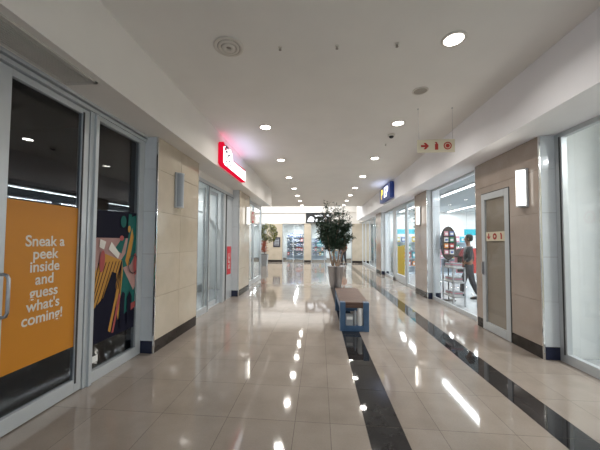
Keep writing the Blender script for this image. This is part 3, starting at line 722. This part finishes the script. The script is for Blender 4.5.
def sconce(side, y, xface, lit, lab, h=.56, z=2.08):
    sg = 1 if side == 'L' else -1
    t = thing('wall_sconce', (xface, y, z), lab, 'wall light')
    x0 = xface+sg*.002
    MB().box(x0, x0+sg*.03, y-.085, y+.085, z, z+h, 'alu').build('back_plate', t, bevel=.003)
    prof = [(y+.07*math.cos(a), x0+sg*(.03+.075*math.sin(a))) for a in [PI*i/10 for i in range(11)]]
    m = MB(); m.prism([(b, a) for a, b in prof], z+.02, z+h-.02, 'opal' if lit else 'diff', 'xy'); m.build('diffuser', t)
    for zz in (z+.005, z+h-.02): MB().prism([(b+sg*.001, a) for a, b in [(y+.074*math.cos(a), x0+sg*(.03+.08*math.sin(a))) for a in [PI*i/10 for i in range(11)]]], zz, zz+.015, 'alu', 'xy').build('end_cap', t)
    if lit: area('sconce_lamp', (x0+sg*.13, y, z+h/2), (0, sg*-PI/2, 0), h*.9, .12, 4., (1, .95, .85))
sconce('L', 4.36, XPL, False, 'unlit grey wall sconce on the near left beige pillar')
sconce('L', 8.75, XPL, True, 'lit white wall sconce on the farther left pillar')
sconce('R', 4.44, XPR, True, 'lit white wall sconce beside the narrow grey door')
sconce('R', 8.8, XPR, True, 'lit white wall sconce on the middle right pillar')

# store ceiling tubes
def batten(x, y0, y1, z, lab, e):
    t = thing('fluorescent_batten', (x, (y0+y1)/2, z), lab, 'ceiling light', None)
    MB().box(x-.06, x+.06, y0, y1, z-.04, z, 'alu').build('housing', t)
    m = MB(); m.tube([(x, y0+.02, z-.06), (x, y1-.02, z-.06)], .02, 'tube', 8); m.build('tube', t)
    area('batten_lamp', (x, (y0+y1)/2, z-.09), (0, 0, 0), .12, y1-y0, e, (.93, .97, 1))
for i, (x, y0, y1) in enumerate(((4.2, 5.2, 10.2), (4.2, 10.6, 15.2), (6.6, 5.2, 10.2), (6.6, 10.6, 15.3), (9., 5.2, 10.2), (9., 10.6, 15.3))):
    batten(x, y0, y1, 3.199, ['long fluorescent ceiling strip nearest the store window', 'long fluorescent ceiling strip inside, behind the yellow panelled door', 'second long ceiling strip in from the store window, near half', 'second long ceiling strip in from the store window, far half', 'deepest long ceiling strip in the store, near half', 'deepest long ceiling strip in the store, far half'][i], 105)
batten(5., 15.9, 21., 3.199, 'long fluorescent ceiling strip in the last shop on the right', 170)
batten(-4.2, 5., 8.8, 3.299, 'fluorescent ceiling strip in the white shop on the left', 60)
batten(-4.0, 9.5, 11.7, 3.299, 'fluorescent ceiling strip in the corner shop on the left', 100)
batten(-2.0, 22.8, 27, 3.199, 'ceiling strip in the far left shop', 170); batten(1.2, 22.8, 27, 3.199, 'ceiling strip in the far centre shop', 220)
batten(-6., 22.8, 27, 3.199, 'ceiling strip in the shop behind the far tree', 90)
batten(4.9, 1.7, 3.5, 3.399, 'fluorescent ceiling strip in the empty white shop', 135)
area('skylight_lamp', (-2.8, 19.6, 5.12), (0, 0, 0), 9, 3.4, 400, (.95, .98, 1))

# ------------------------------------------------------------------ illuminated signs on the bulkheads
ks = thing('red_shop_sign', (XBL, 6.2, 3.05), 'illuminated white sign with red sides and dark line emblem, left bulkhead', 'sign')
xa, xb_ = XBL+.004, XBL+.095
outline = [(5.40, 3.10), (5.52, 3.065), (7.10, 3.065), (7.14, 3.09), (7.14, 3.36), (7.10, 3.39), (6.08, 3.33), (6.04, 3.46), (5.94, 3.52), (5.84, 3.53), (5.52, 3.50), (5.44, 3.53), (5.40, 3.48)]
MB().prism(outline, xa, xb_, 'signrg').build('red_body', ks)
inner = [(5.45, 3.13), (5.55, 3.095), (7.08, 3.095), (7.11, 3.12), (7.11, 3.34), (6.04, 3.30), (5.99, 3.44), (5.90, 3.49), (5.84, 3.50), (5.54, 3.47), (5.45, 3.44)]
MB().prism(inner, xb_, xb_+.012, 'signw').build('lit_face', ks); kface = [c for c in ks.children if c.name.startswith('lit_face')][0]
em = MB(); xe = xb_+.0125
def stroke(a, b, w_, m='black'):
    (y0, z0), (y1, z1) = a, b; dy, dz = y1-y0, z1-z0; l = math.hypot(dy, dz); ny, nz = -dz/l*w_/2, dy/l*w_/2
    em.prism([(y0+ny, z0+nz), (y1+ny, z1+nz), (y1-ny, z1-nz), (y0-ny, z0-nz)], xe, xe+.0015, m)
for a, b, w_ in (((5.42, 3.50), (5.56, 3.52), .03), ((5.56, 3.52), (5.72, 3.48), .02), ((5.44, 3.40), (5.58, 3.44), .025), ((5.60, 3.36), (5.74, 3.43), .022), ((5.50, 3.28), (5.62, 3.38), .02), ((5.46, 3.20), (5.56, 3.24), .02), ((5.62, 3.24), (5.72, 3.30), .025), ((5.70, 3.16), (5.80, 3.24), .02), ((5.56, 3.12), (5.60, 3.20), .03)): stroke((a[0]+.10, a[1]-.04), (b[0]+.10, b[1]-.04), w_*1.7)
em.prism([(5.47, 3.36), (5.64, 3.42), (5.58, 3.46), (5.47, 3.43)], xe, xe+.001, 'red')
em.build('emblem', kface)
area('sign_glow_lamp', (XBL+.30, 6.4, 3.30), (0, PI*.86, 0), .25, 1.5, 3.2, (.55, .60, 1.))
area('sign_red_glow_lamp', (XBL+.06, 6.2, 3.615), (0, PI, 0), .08, 1.6, .5, (1, .05, .1))
ps = thing('blue_shop_sign', (XBR, 10.75, 3.12), 'blue square sign with yellow and white lit letters on the right bulkhead', 'sign')
MB().box(XBR-.14, XBR-.004, 9.92, 11.6, 3.10, 3.66, 'signblue').build('panel', ps, bevel=.03)
text_mesh('P', .50, 'signy', 'R', (XBR-.143, 11.2, 3.38), 'lettering', ps.children[0], .002, .012, 1.25)
text_mesh('EP', .50, 'signwb', 'R', (XBR-.143, 10.55, 3.38), 'lettering', ps.children[0], .002, .012, 1.25)
area('blue_sign_glow_lamp', (XBR-.32, 10.75, 3.3), (0, -PI*.86, 0), .25, 1.4, 3., (.5, .62, 1.))

# ------------------------------------------------------------------ ceiling fittings
v = thing('round_ceiling_vent', (-1.01, 3.02, ZC), 'large round ceiling vent with concentric rings, near left', 'vent')
for r0, r1, mm, zt in ((.165, .125, 'device', .012), (.118, .085, 'device', .018), (.078, .03, 'device', .024)):
    MB().lathe((-1.01, 3.02, ZC-zt), [(r1, zt-.002), (r1, .004), (r1+.006, 0), (r0-.006, 0), (r0, .005), (r0, zt-.002)], mm, 32).build('ring', v)
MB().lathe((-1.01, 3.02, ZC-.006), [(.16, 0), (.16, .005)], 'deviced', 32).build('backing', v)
v = thing('ceiling_speaker', (1.43, 4.13, ZC), 'round tan ceiling speaker between the first two right downlights', 'speaker')
MB().lathe((1.43, 4.13, ZC-.01), [(.11, .009), (.11, .004), (.105, 0), (.088, 0), (.088, .004)], 'device', 28).build('rim', v)
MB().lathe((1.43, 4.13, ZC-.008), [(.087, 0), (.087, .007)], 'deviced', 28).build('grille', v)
v = thing('dome_camera', (1.44, 5.8, ZC), 'small black dome camera on the ceiling behind the second right downlight', 'camera')
MB().lathe((1.44, 5.8, ZC-.03), [(.065, .03), (.07, .02), (.07, .0), (.05, -.005)], 'device', 24).build('housing', v)
MB().lathe((1.44, 5.8, ZC-.075), [(.001, 0), (.025, .004), (.042, .018), (.048, .04)], 'black', 24).build('dome', v)
for i, (x, y) in enumerate(((-.44, 3.07), (.19, 3.1), (.84, 3.12), (1.45, 6.35), (-1.04, 10.36))):
    t = thing('sprinkler_head', (x, y, ZC), ['small ceiling sprinkler head just right of the large round vent', 'small ceiling sprinkler head at the middle of the near ceiling', 'small ceiling sprinkler head left of the nearest downlight', 'small ceiling sprinkler head beyond the black dome camera', 'small ceiling fitting between left downlights far along'][i], 'sprinkler')
    MB().lathe((x, y, ZC-.008), [(.022, 0), (.022, .008)], 'device', 14).build('plate', t)
    MB().lathe((x, y, ZC-.035), [(.016, 0), (.016, .004), (.006, .006), (.006, .027)], 'deviced', 12).build('nozzle', t)
hs = thing('hanging_fire_sign', (1.86, 4.7, 2.99), 'pale hanging sign with red arrow, extinguisher and hose reel symbols', 'sign')
MB().box(1.57, 2.15, 4.695, 4.705, 3.00, 3.21, 'pale').build('panel', hs, bevel=.002)
fire_symbols('F', 0, (1.69, 1.87, 2.04), 3.105, .125, hs.children[0], y_fixed=4.6945)
for x in (1.6, 2.12):
    MB().tube([(x, 4.7, 3.20), (x-.01 if x < 2 else x, 4.7, ZC)], .0022, 'steel', 6).build('cable', hs)
    MB().lathe((x-.01 if x < 2 else x, 4.7, ZC-.012), [(.012, 0), (.012, .012)], 'steel', 10).build('ceiling_anchor', hs)

# ------------------------------------------------------------------ bench
bn = thing('bench', (.62, 5.95, 0), 'blue framed mall bench with a brown wooden slatted seat', 'bench')
for y, zt in ((5.1, .50), (6.6, .46)):
    m = MB()
    m.box(.37, .465, y, y+.12, .0, zt, 'blue'); m.box(.775, .87, y, y+.12, .0, zt, 'blue'); m.box(.465, .775, y, y+.12, .0, .095, 'blue')
    m.build('end_frame', bn, bevel=.004)
m = MB(); m.box(.38, .42, 5.22, 6.6, .34, .458, 'blue'); m.box(.82, .86, 5.22, 6.6, .34, .458, 'blue'); m.build('side_rail', bn)
for i in range(13):
    y0 = 5.226+.116*i; MB().box(.372, .868, y0, y0+.111, .462, .498, 'wood').build('slat', bn, bevel=.004)
MB().box(.468, .772, 5.13, 5.222, .40, .498, 'wood').build('end_board', bn, bevel=.004)
MB().box(.475, .598, 5.115, 5.215, .0955, .28, 'grey').box(.485, .588, 5.113, 5.115, .2, .25, 'paper').build('grey_box', None, 'small grey box in the blue end frame of the bench, left of the white roll', 'box', bevel=.004)
MB().lathe((.718, 5.16, .0955), [(.042, 0), (.045, .01), (.045, .28), (.035, .295)], 'paper', 20).build('white_roll', None, 'tall white roll standing in the blue end frame of the bench', 'roll')
MB().lathe((.637, 5.165, .0955), [(.028, 0), (.031, .04), (.031, .2), (.014, .235), (.014, .255)], 'grey', 16).build('bottle', None, 'slim grey bottle between the grey box and the white roll under the bench', 'bottle')

# ------------------------------------------------------------------ planter and tree
px_, py_ = .575, 10.05
pl = thing('steel_planter', (px_, py_, 0), 'tall tapered brushed steel planter behind the bench', 'planter')
MB().lathe((px_, py_, 0), [(.19, 0), (.195, .02), (.275, .70), (.285, .705), (.285, .73), (.26, .73), (.25, .66)], 'steel', 40).build('pot', pl)
MB().lathe((px_, py_, .62), [(.248, 0), (.25, .045), (.001, .05)], 'soil', 24).build('soil', pl)
def leafquad(mb, p, d, L_, w_, m):
    d = d.normalized(); s = d.cross(Vector((random.uniform(-1, 1), random.uniform(-1, 1), random.uniform(-1, 1)))).normalized()
    q = p+d*L_*.5+s*w_*.5; r = p+d*L_*.5-s*w_*.5; nrm = d.cross(s)*w_*.22; tip = p+d*L_-Vector((0, 0, L_*.15))
    mid = p+d*L_*.5-nrm
    mb.add([p, q, tip, r, mid], [(0, 1, 4), (1, 2, 4), (2, 3, 4), (3, 0, 4)], m, False)
tr = thing('ficus_tree', (px_, py_, .672), 'dark leafy multi stemmed indoor tree growing in the steel planter', 'tree')
random.seed(3)
lv = MB(); lv2 = MB(); stems = []
ends = [(-.42, .1, 2.3), (.35, .1, 2.45), (-.15, .25, 2.6), (.15, -.2, 2.5), (-.3, -.2, 2.1), (.42, -.1, 2.1), (-.33, .0, 2.75), (.25, .1, 2.7)]
for i, (ex, ey, ez) in enumerate(ends):
    b0 = Vector((px_+random.uniform(-.09, .09), py_+random.uniform(-.09, .09), .66)); e0 = Vector((px_+ex-.07, py_+ey, ez))
    pts = []
    for k in range(9):
        t = k/8; p = Vector((b0.x+(e0.x-b0.x)*t**.75, b0.y+(e0.y-b0.y)*t, b0.z+(e0.z-b0.z)*t))+Vector((math.sin(t*5+i)*.03, math.cos(t*4+i*2)*.03, 0)); pts.append(p)
    MB().tube(pts, .03, 'bark', 7, .008).build('stem', tr); stems.append(pts)
for pts in stems:
    for k in range(3, 9):
        for q in range(6):
            a = random.uniform(0, 2*PI); d = Vector((math.cos(a), math.sin(a), random.uniform(-.1, .9))); Lb = random.uniform(.14, .30)
            if pts[k].z < 1.3: Lb *= .5
            base = pts[k]; end = base+d*Lb
            if end.z < 1.32: continue
            rr = math.hypot(end.x-px_, end.y-py_)
            lim = min(.60, .20+max(0, end.z-1.2)*.75)
            if end.z > 2.35: lim = max(.22, .60-(end.z-2.35)*.8)
            cx0 = px_-.05
            if rr > lim: end = Vector((cx0+(end.x-px_)*lim/rr, py_+(end.y-py_)*lim/rr, end.z))
            for j in range(34 if end.z < 2.2 else (14 if end.z < 2.5 else 7)):
                t = random.uniform(.25, 1.05); p = base.lerp(end, t)+Vector((random.gauss(0, .03), random.gauss(0, .03), random.gauss(0, .03)))
                ld = Vector((random.gauss(0, 1), random.gauss(0, 1), random.gauss(.1, .8)))+d*.8
                leafquad(lv, p, ld, random.uniform(.09, .17), random.uniform(.02, .032), 'leaf' if random.random() < .72 else 'leaf2')
for (dx, h0, h1) in ((-.40, 2.7, 3.02), (.28, 2.6, 2.85), (-.05, 2.6, 2.8), (.5, 2.2, 2.6)):
    a_ = Vector((px_+dx*.8, py_, h0-.2)); b_ = Vector((px_+dx, py_, h1)); MB().tube([a_, a_.lerp(b_, .5), b_], .006, 'bark', 5, .003).build('twig', tr)
    for j in range(26):
        t = random.uniform(.1, 1); p = a_.lerp(b_, t); leafquad(lv, p, Vector((random.gauss(0, 1), random.gauss(0, 1), .5)), random.uniform(.06, .1), .03, 'leaf')
fo = lv.build('foliage', tr)
# far left plant
fx, fy = -3.35, 18.4
pl = thing('grey_planter', (fx-.2, fy, 0), 'grey square planter at the far left corner of the mall', 'planter')
MB().prism([(fx-.42, .001), (fx-.02, .001), (fx+.03, .74), (fx-.47, .74)], fy-.22, fy+.22, 'grey', 'xz').build('pot', pl)
MB().box(fx-.42, fx-.02, fy-.2, fy+.2, .741, .76, 'soil').build('soil', pl)
t = thing('variegated_tree', (fx-.2, fy, .76), 'yellow green tree with reddish lower leaves in the far grey planter', 'tree')
MB().tube([(fx-.2, fy, .76), (fx-.16, fy, 1.3), (fx-.1, fy, 2.1)], .03, 'bark', 7, .012).build('trunk', t)
lv = MB(); lr = MB()
for i in range(1500):
    a = random.uniform(0, 2*PI); b = random.uniform(-1, 1); r = random.uniform(.6, 1)*.56
    p = Vector((fx+.05+r*math.cos(a)*math.sqrt(1-b*b), fy+r*math.sin(a)*math.sqrt(1-b*b), 2.15+b*.62*r/.56)); 
    if math.sin(a*3+b*4) > .75: continue
    leafquad(lv, p, Vector((math.cos(a), math.sin(a), random.uniform(-1, .5))), .12, .06, random.choice(['leafy', 'leafy', 'leaf2']))
for i in range(420):
    a = random.uniform(0, 2*PI); p = Vector((fx-.25+random.gauss(0, .09), fy+random.gauss(0, .12), random.uniform(.85, 1.6)))
    leafquad(lr, p, Vector((math.cos(a), math.sin(a), .5)), .12, .05, 'leafr')
lv.build('crown_foliage', t); lr.build('lower_foliage', t, 'reddish orange lower leaves')

# ------------------------------------------------------------------ people
def skin_body(name, verts, edges, radii, m, parent, sub=1, root=0, rots=None):
    me = bpy.data.meshes.new(name); org = ORG[parent.name]
    me.from_pydata([tuple(Vector(v)-Vector(org)) for v in verts], edges, [])
    o = bpy.data.objects.new(name, me); COL.objects.link(o); o.parent = parent; ORG[o.name] = org
    me.materials.append(M[m])
    sk = o.modifiers.new('skin', 'SKIN'); sk.use_smooth_shade = True
    ly = me.skin_vertices[0] if me.skin_vertices else None
    if ly is None:
        bpy.context.view_layer.objects.active = o
        o.modifiers.remove(sk); sk = o.modifiers.new('skin', 'SKIN'); sk.use_smooth_shade = True; ly = me.skin_vertices[0]
    for i, r in enumerate(radii):
        ly.data[i].radius = r if isinstance(r, tuple) else (r, r)
        ly.data[i].use_root = (i == root)
    sb = o.modifiers.new('sub', 'SUBSURF'); sb.levels = sub; sb.render_levels = sub
    return o
def person(loc, rz, label, top, bottom, stride=.12, arm_bend=.5):
    x, y, z = loc; t = thing('person', loc, label, 'person')
    c, s = math.cos(rz), math.sin(rz)
    def W(a, b, h): return (x+a*c-b*s, y+a*s+b*c, z+h)       # a = sideways, b = forward
    V = []; E_ = []; R_ = []
    def add(p, r, prev=None):
        V.append(W(*p)); R_.append(r); i = len(V)-1
        if prev is not None: E_.append((prev, i))
        return i
    pel = add((0, 0, .95), (.14, .10)); ab = add((0, 0, 1.12), (.125, .09), pel); ch = add((0, .01, 1.33), (.15, .10), ab)
    nb = add((0, 0, 1.46), (.06, .055), ch); nk = add((0, .01, 1.53), .05, nb); hd = add((0, .02, 1.60), (.068, .08), nk); hd2 = add((0, .02, 1.69), (.075, .09), hd); add((0, .01, 1.76), (.05, .06), hd2)
    tops = []
    for sg in (-1, 1):
        hp = add((sg*.10, 0, .88), .085, pel); kn = add((sg*.12, .03+sg*stride*.5, .48), .058, hp); an = add((sg*.13, sg*stride-.02, .09), .038, kn); he = add((sg*.13, sg*stride+.02, .045), .037, an); add((sg*.145, sg*stride+.15, .035), (.04, .028), he)
        sh = add((sg*.19, 0, 1.40), .055, ch); el = add((sg*.25, -.02, 1.12), .042, sh)
        wr = add((sg*.22, .02+.24*arm_bend, .90+.14*arm_bend), .026, el)
        dv = Vector((-.02*sg, .07*arm_bend+.01, -.07+.03*arm_bend)).normalized()
        b0 = Vector((sg*.22, .02+.24*arm_bend, .90+.14*arm_bend)); pm = add(tuple(b0+dv*.05), (.034, .018), wr); pk = add(tuple(b0+dv*.09), (.036, .016), pm)
        for q, (off, L_) in enumerate(((-.027, .06), (-.009, .07), (.009, .066), (.027, .052))):
            kb = add(tuple(b0+dv*(.11)+Vector((0, off, 0))), .009, pk); k2 = add(tuple(b0+dv*(.11+L_*.5)+Vector((-.006*sg, off, 0))), .008, kb); add(tuple(b0+dv*(.11+L_*.9)+Vector((-.02*sg, off, 0))), .007, k2)
        th = add(tuple(b0+dv*.05+Vector((-.02*sg, .035, 0))), .011, pm); add(tuple(b0+dv*.09+Vector((-.03*sg, .05, 0))), .009, th)
    body = skin_body('body', V, E_, R_, 'skin', t, 1)
    # face
    fc = MB()
    for sg in (-1, 1):
        e = W(sg*.03, .098, 1.665); fc.lathe(e, [(.001, -.009), (.009, -.004), (.011, 0), (.009, .005), (.001, .009)], 'black', 8)
        e = W(sg*.078, .01, 1.655); fc.lathe(e, [(.004, -.03), (.014, -.015), (.015, .012), (.005, .028)], 'skin', 8)
    e = W(0, .11, 1.635); fc.lathe(e, [(.018, -.012), (.013, 0), (.006, .03)], 'skin', 8)
    a, b = W(-.025, .098, 1.595), W(.025, .098, 1.595); fc.tube([a, W(0, .105, 1.593), b], .005, 'maroon', 6)
    fc.build('face', t)
    # clothes
    V2 = []; E2 = []; R2 = []
    def a2(p, r, prev=None):
        V2.append(W(*p)); R2.append(r); i = len(V2)-1
        if prev is not None: E2.append((prev, i))
        return i
    p0 = a2((0, 0, .97), (.165, .12)); p1 = a2((0, 0, 1.14), (.155, .115), p0); p2 = a2((0, .01, 1.33), (.175, .125), p1); a2((0, 0, 1.45), (.08, .075), p2)
    for sg in (-1, 1):
        q = a2((sg*.19, 0, 1.40), .075, p2); q2 = a2((sg*.25, -.02, 1.13), .06, q); a2((sg*.235, .02+.14*arm_bend, 1.0+.05*arm_bend), .05, q2)
    skin_body('shirt', V2, E2, R2, top, t, 1)
    V2.clear(); E2.clear(); R2.clear()
    p0 = a2((0, 0, 1.0), (.16, .115)); p1 = a2((0, 0, .93), (.165, .12), p0)
    for sg in (-1, 1):
        q = a2((sg*.10, 0, .84), .105, p1); q2 = a2((sg*.12, .03+sg*stride*.5, .48), .082, q); a2((sg*.13, sg*stride-.02, .12), .066, q2)
    skin_body('trousers', list(V2), list(E2), list(R2), bottom, t, 1)
    for sg in (-1, 1):
        m = MB(); pc = W(sg*.135, sg*stride+.02, 0); fw = Vector((-s, c, 0)); sd = Vector((c, s, 0))
        prof = [(-.12, .085), (-.06, .10), (.02, .09), (.10, .06), (.16, .045)]
        vs = []; fs = []
        for (b_, h_) in prof:
            for (a_, hh) in ((-.048, .001), (.048, .001), (.042, h_*.8), (.02, h_), (-.02, h_), (-.042, h_*.8)): vs.append(Vector(pc)+fw*b_+sd*a_+Vector((0, 0, hh)))
        for j in range(4):
            for k_ in range(6): fs.append((j*6+k_, j*6+(k_+1) % 6, (j+1)*6+(k_+1) % 6, (j+1)*6+k_))
        fs += [tuple(range(6)), tuple(range(24, 30))]
        m.add(vs, fs, 'black', False); m.build('shoe', t)
    hp_ = W(0, -.022, 1.70)
    MB().lathe(hp_, [(.07, -.10), (.088, -.06), (.094, -.01), (.09, .04), (.07, .08), (.04, .097), (.001, .103)], 'hair', 18).build('hair', t)
    return t
person((4.22, 8.5, .006), 1.2, 'person in dark top and dark trousers browsing inside the store window', 'black', 'cloth', .19)
person((1.75, 20.6, 0), 2.4, 'person in rust top and dark trousers standing far off behind the tree', 'rust', 'cloth', .05)

# ------------------------------------------------------------------ world, camera, view
wd = bpy.data.worlds.new('world'); S.world = wd; wd.use_nodes = True
bg = wd.node_tree.nodes['Background']; bg.inputs['Color'].default_value = (.78, .88, 1., 1); bg.inputs['Strength'].default_value = 1.0

cd = bpy.data.cameras.new('camera'); cam = bpy.data.objects.new('camera', cd); COL.objects.link(cam); S.camera = cam
f_, yaw, pitch, roll, cx_, cy_ = 285.1, -.0885, .0379, .0066, 293.85, 231.24
cy, sy, cp, sp, cr, sr = math.cos(yaw), math.sin(yaw), math.cos(pitch), math.sin(pitch), math.cos(roll), math.sin(roll)
F = Vector((sy*cp, cy*cp, sp)); r = Vector((cy, -sy, 0)); u = r.cross(F)
r2 = cr*r+sr*u; u2 = -sr*r+cr*u
cam.matrix_world = Matrix(((r2.x, u2.x, -F.x, 0), (r2.y, u2.y, -F.y, 0), (r2.z, u2.z, -F.z, 1.55), (0, 0, 0, 1)))
cd.sensor_width = 36; cd.sensor_fit = 'HORIZONTAL'; cd.lens = f_*36/600
cd.shift_x = -(cx_-300)/600; cd.shift_y = (cy_-225)/600
cd.clip_start = .05; cd.clip_end = 200
S.view_settings.view_transform = 'Standard'; S.view_settings.look = 'None'; S.view_settings.gamma = 1; S.view_settings.exposure = 0.0
S.view_settings.use_curve_mapping = False
S.cycles.use_denoising = True
S.cycles.max_bounces = 8; S.cycles.transparent_max_bounces = 16; S.cycles.glossy_bounces = 5; S.cycles.diffuse_bounces = 4
S.cycles.sample_clamp_indirect = 6
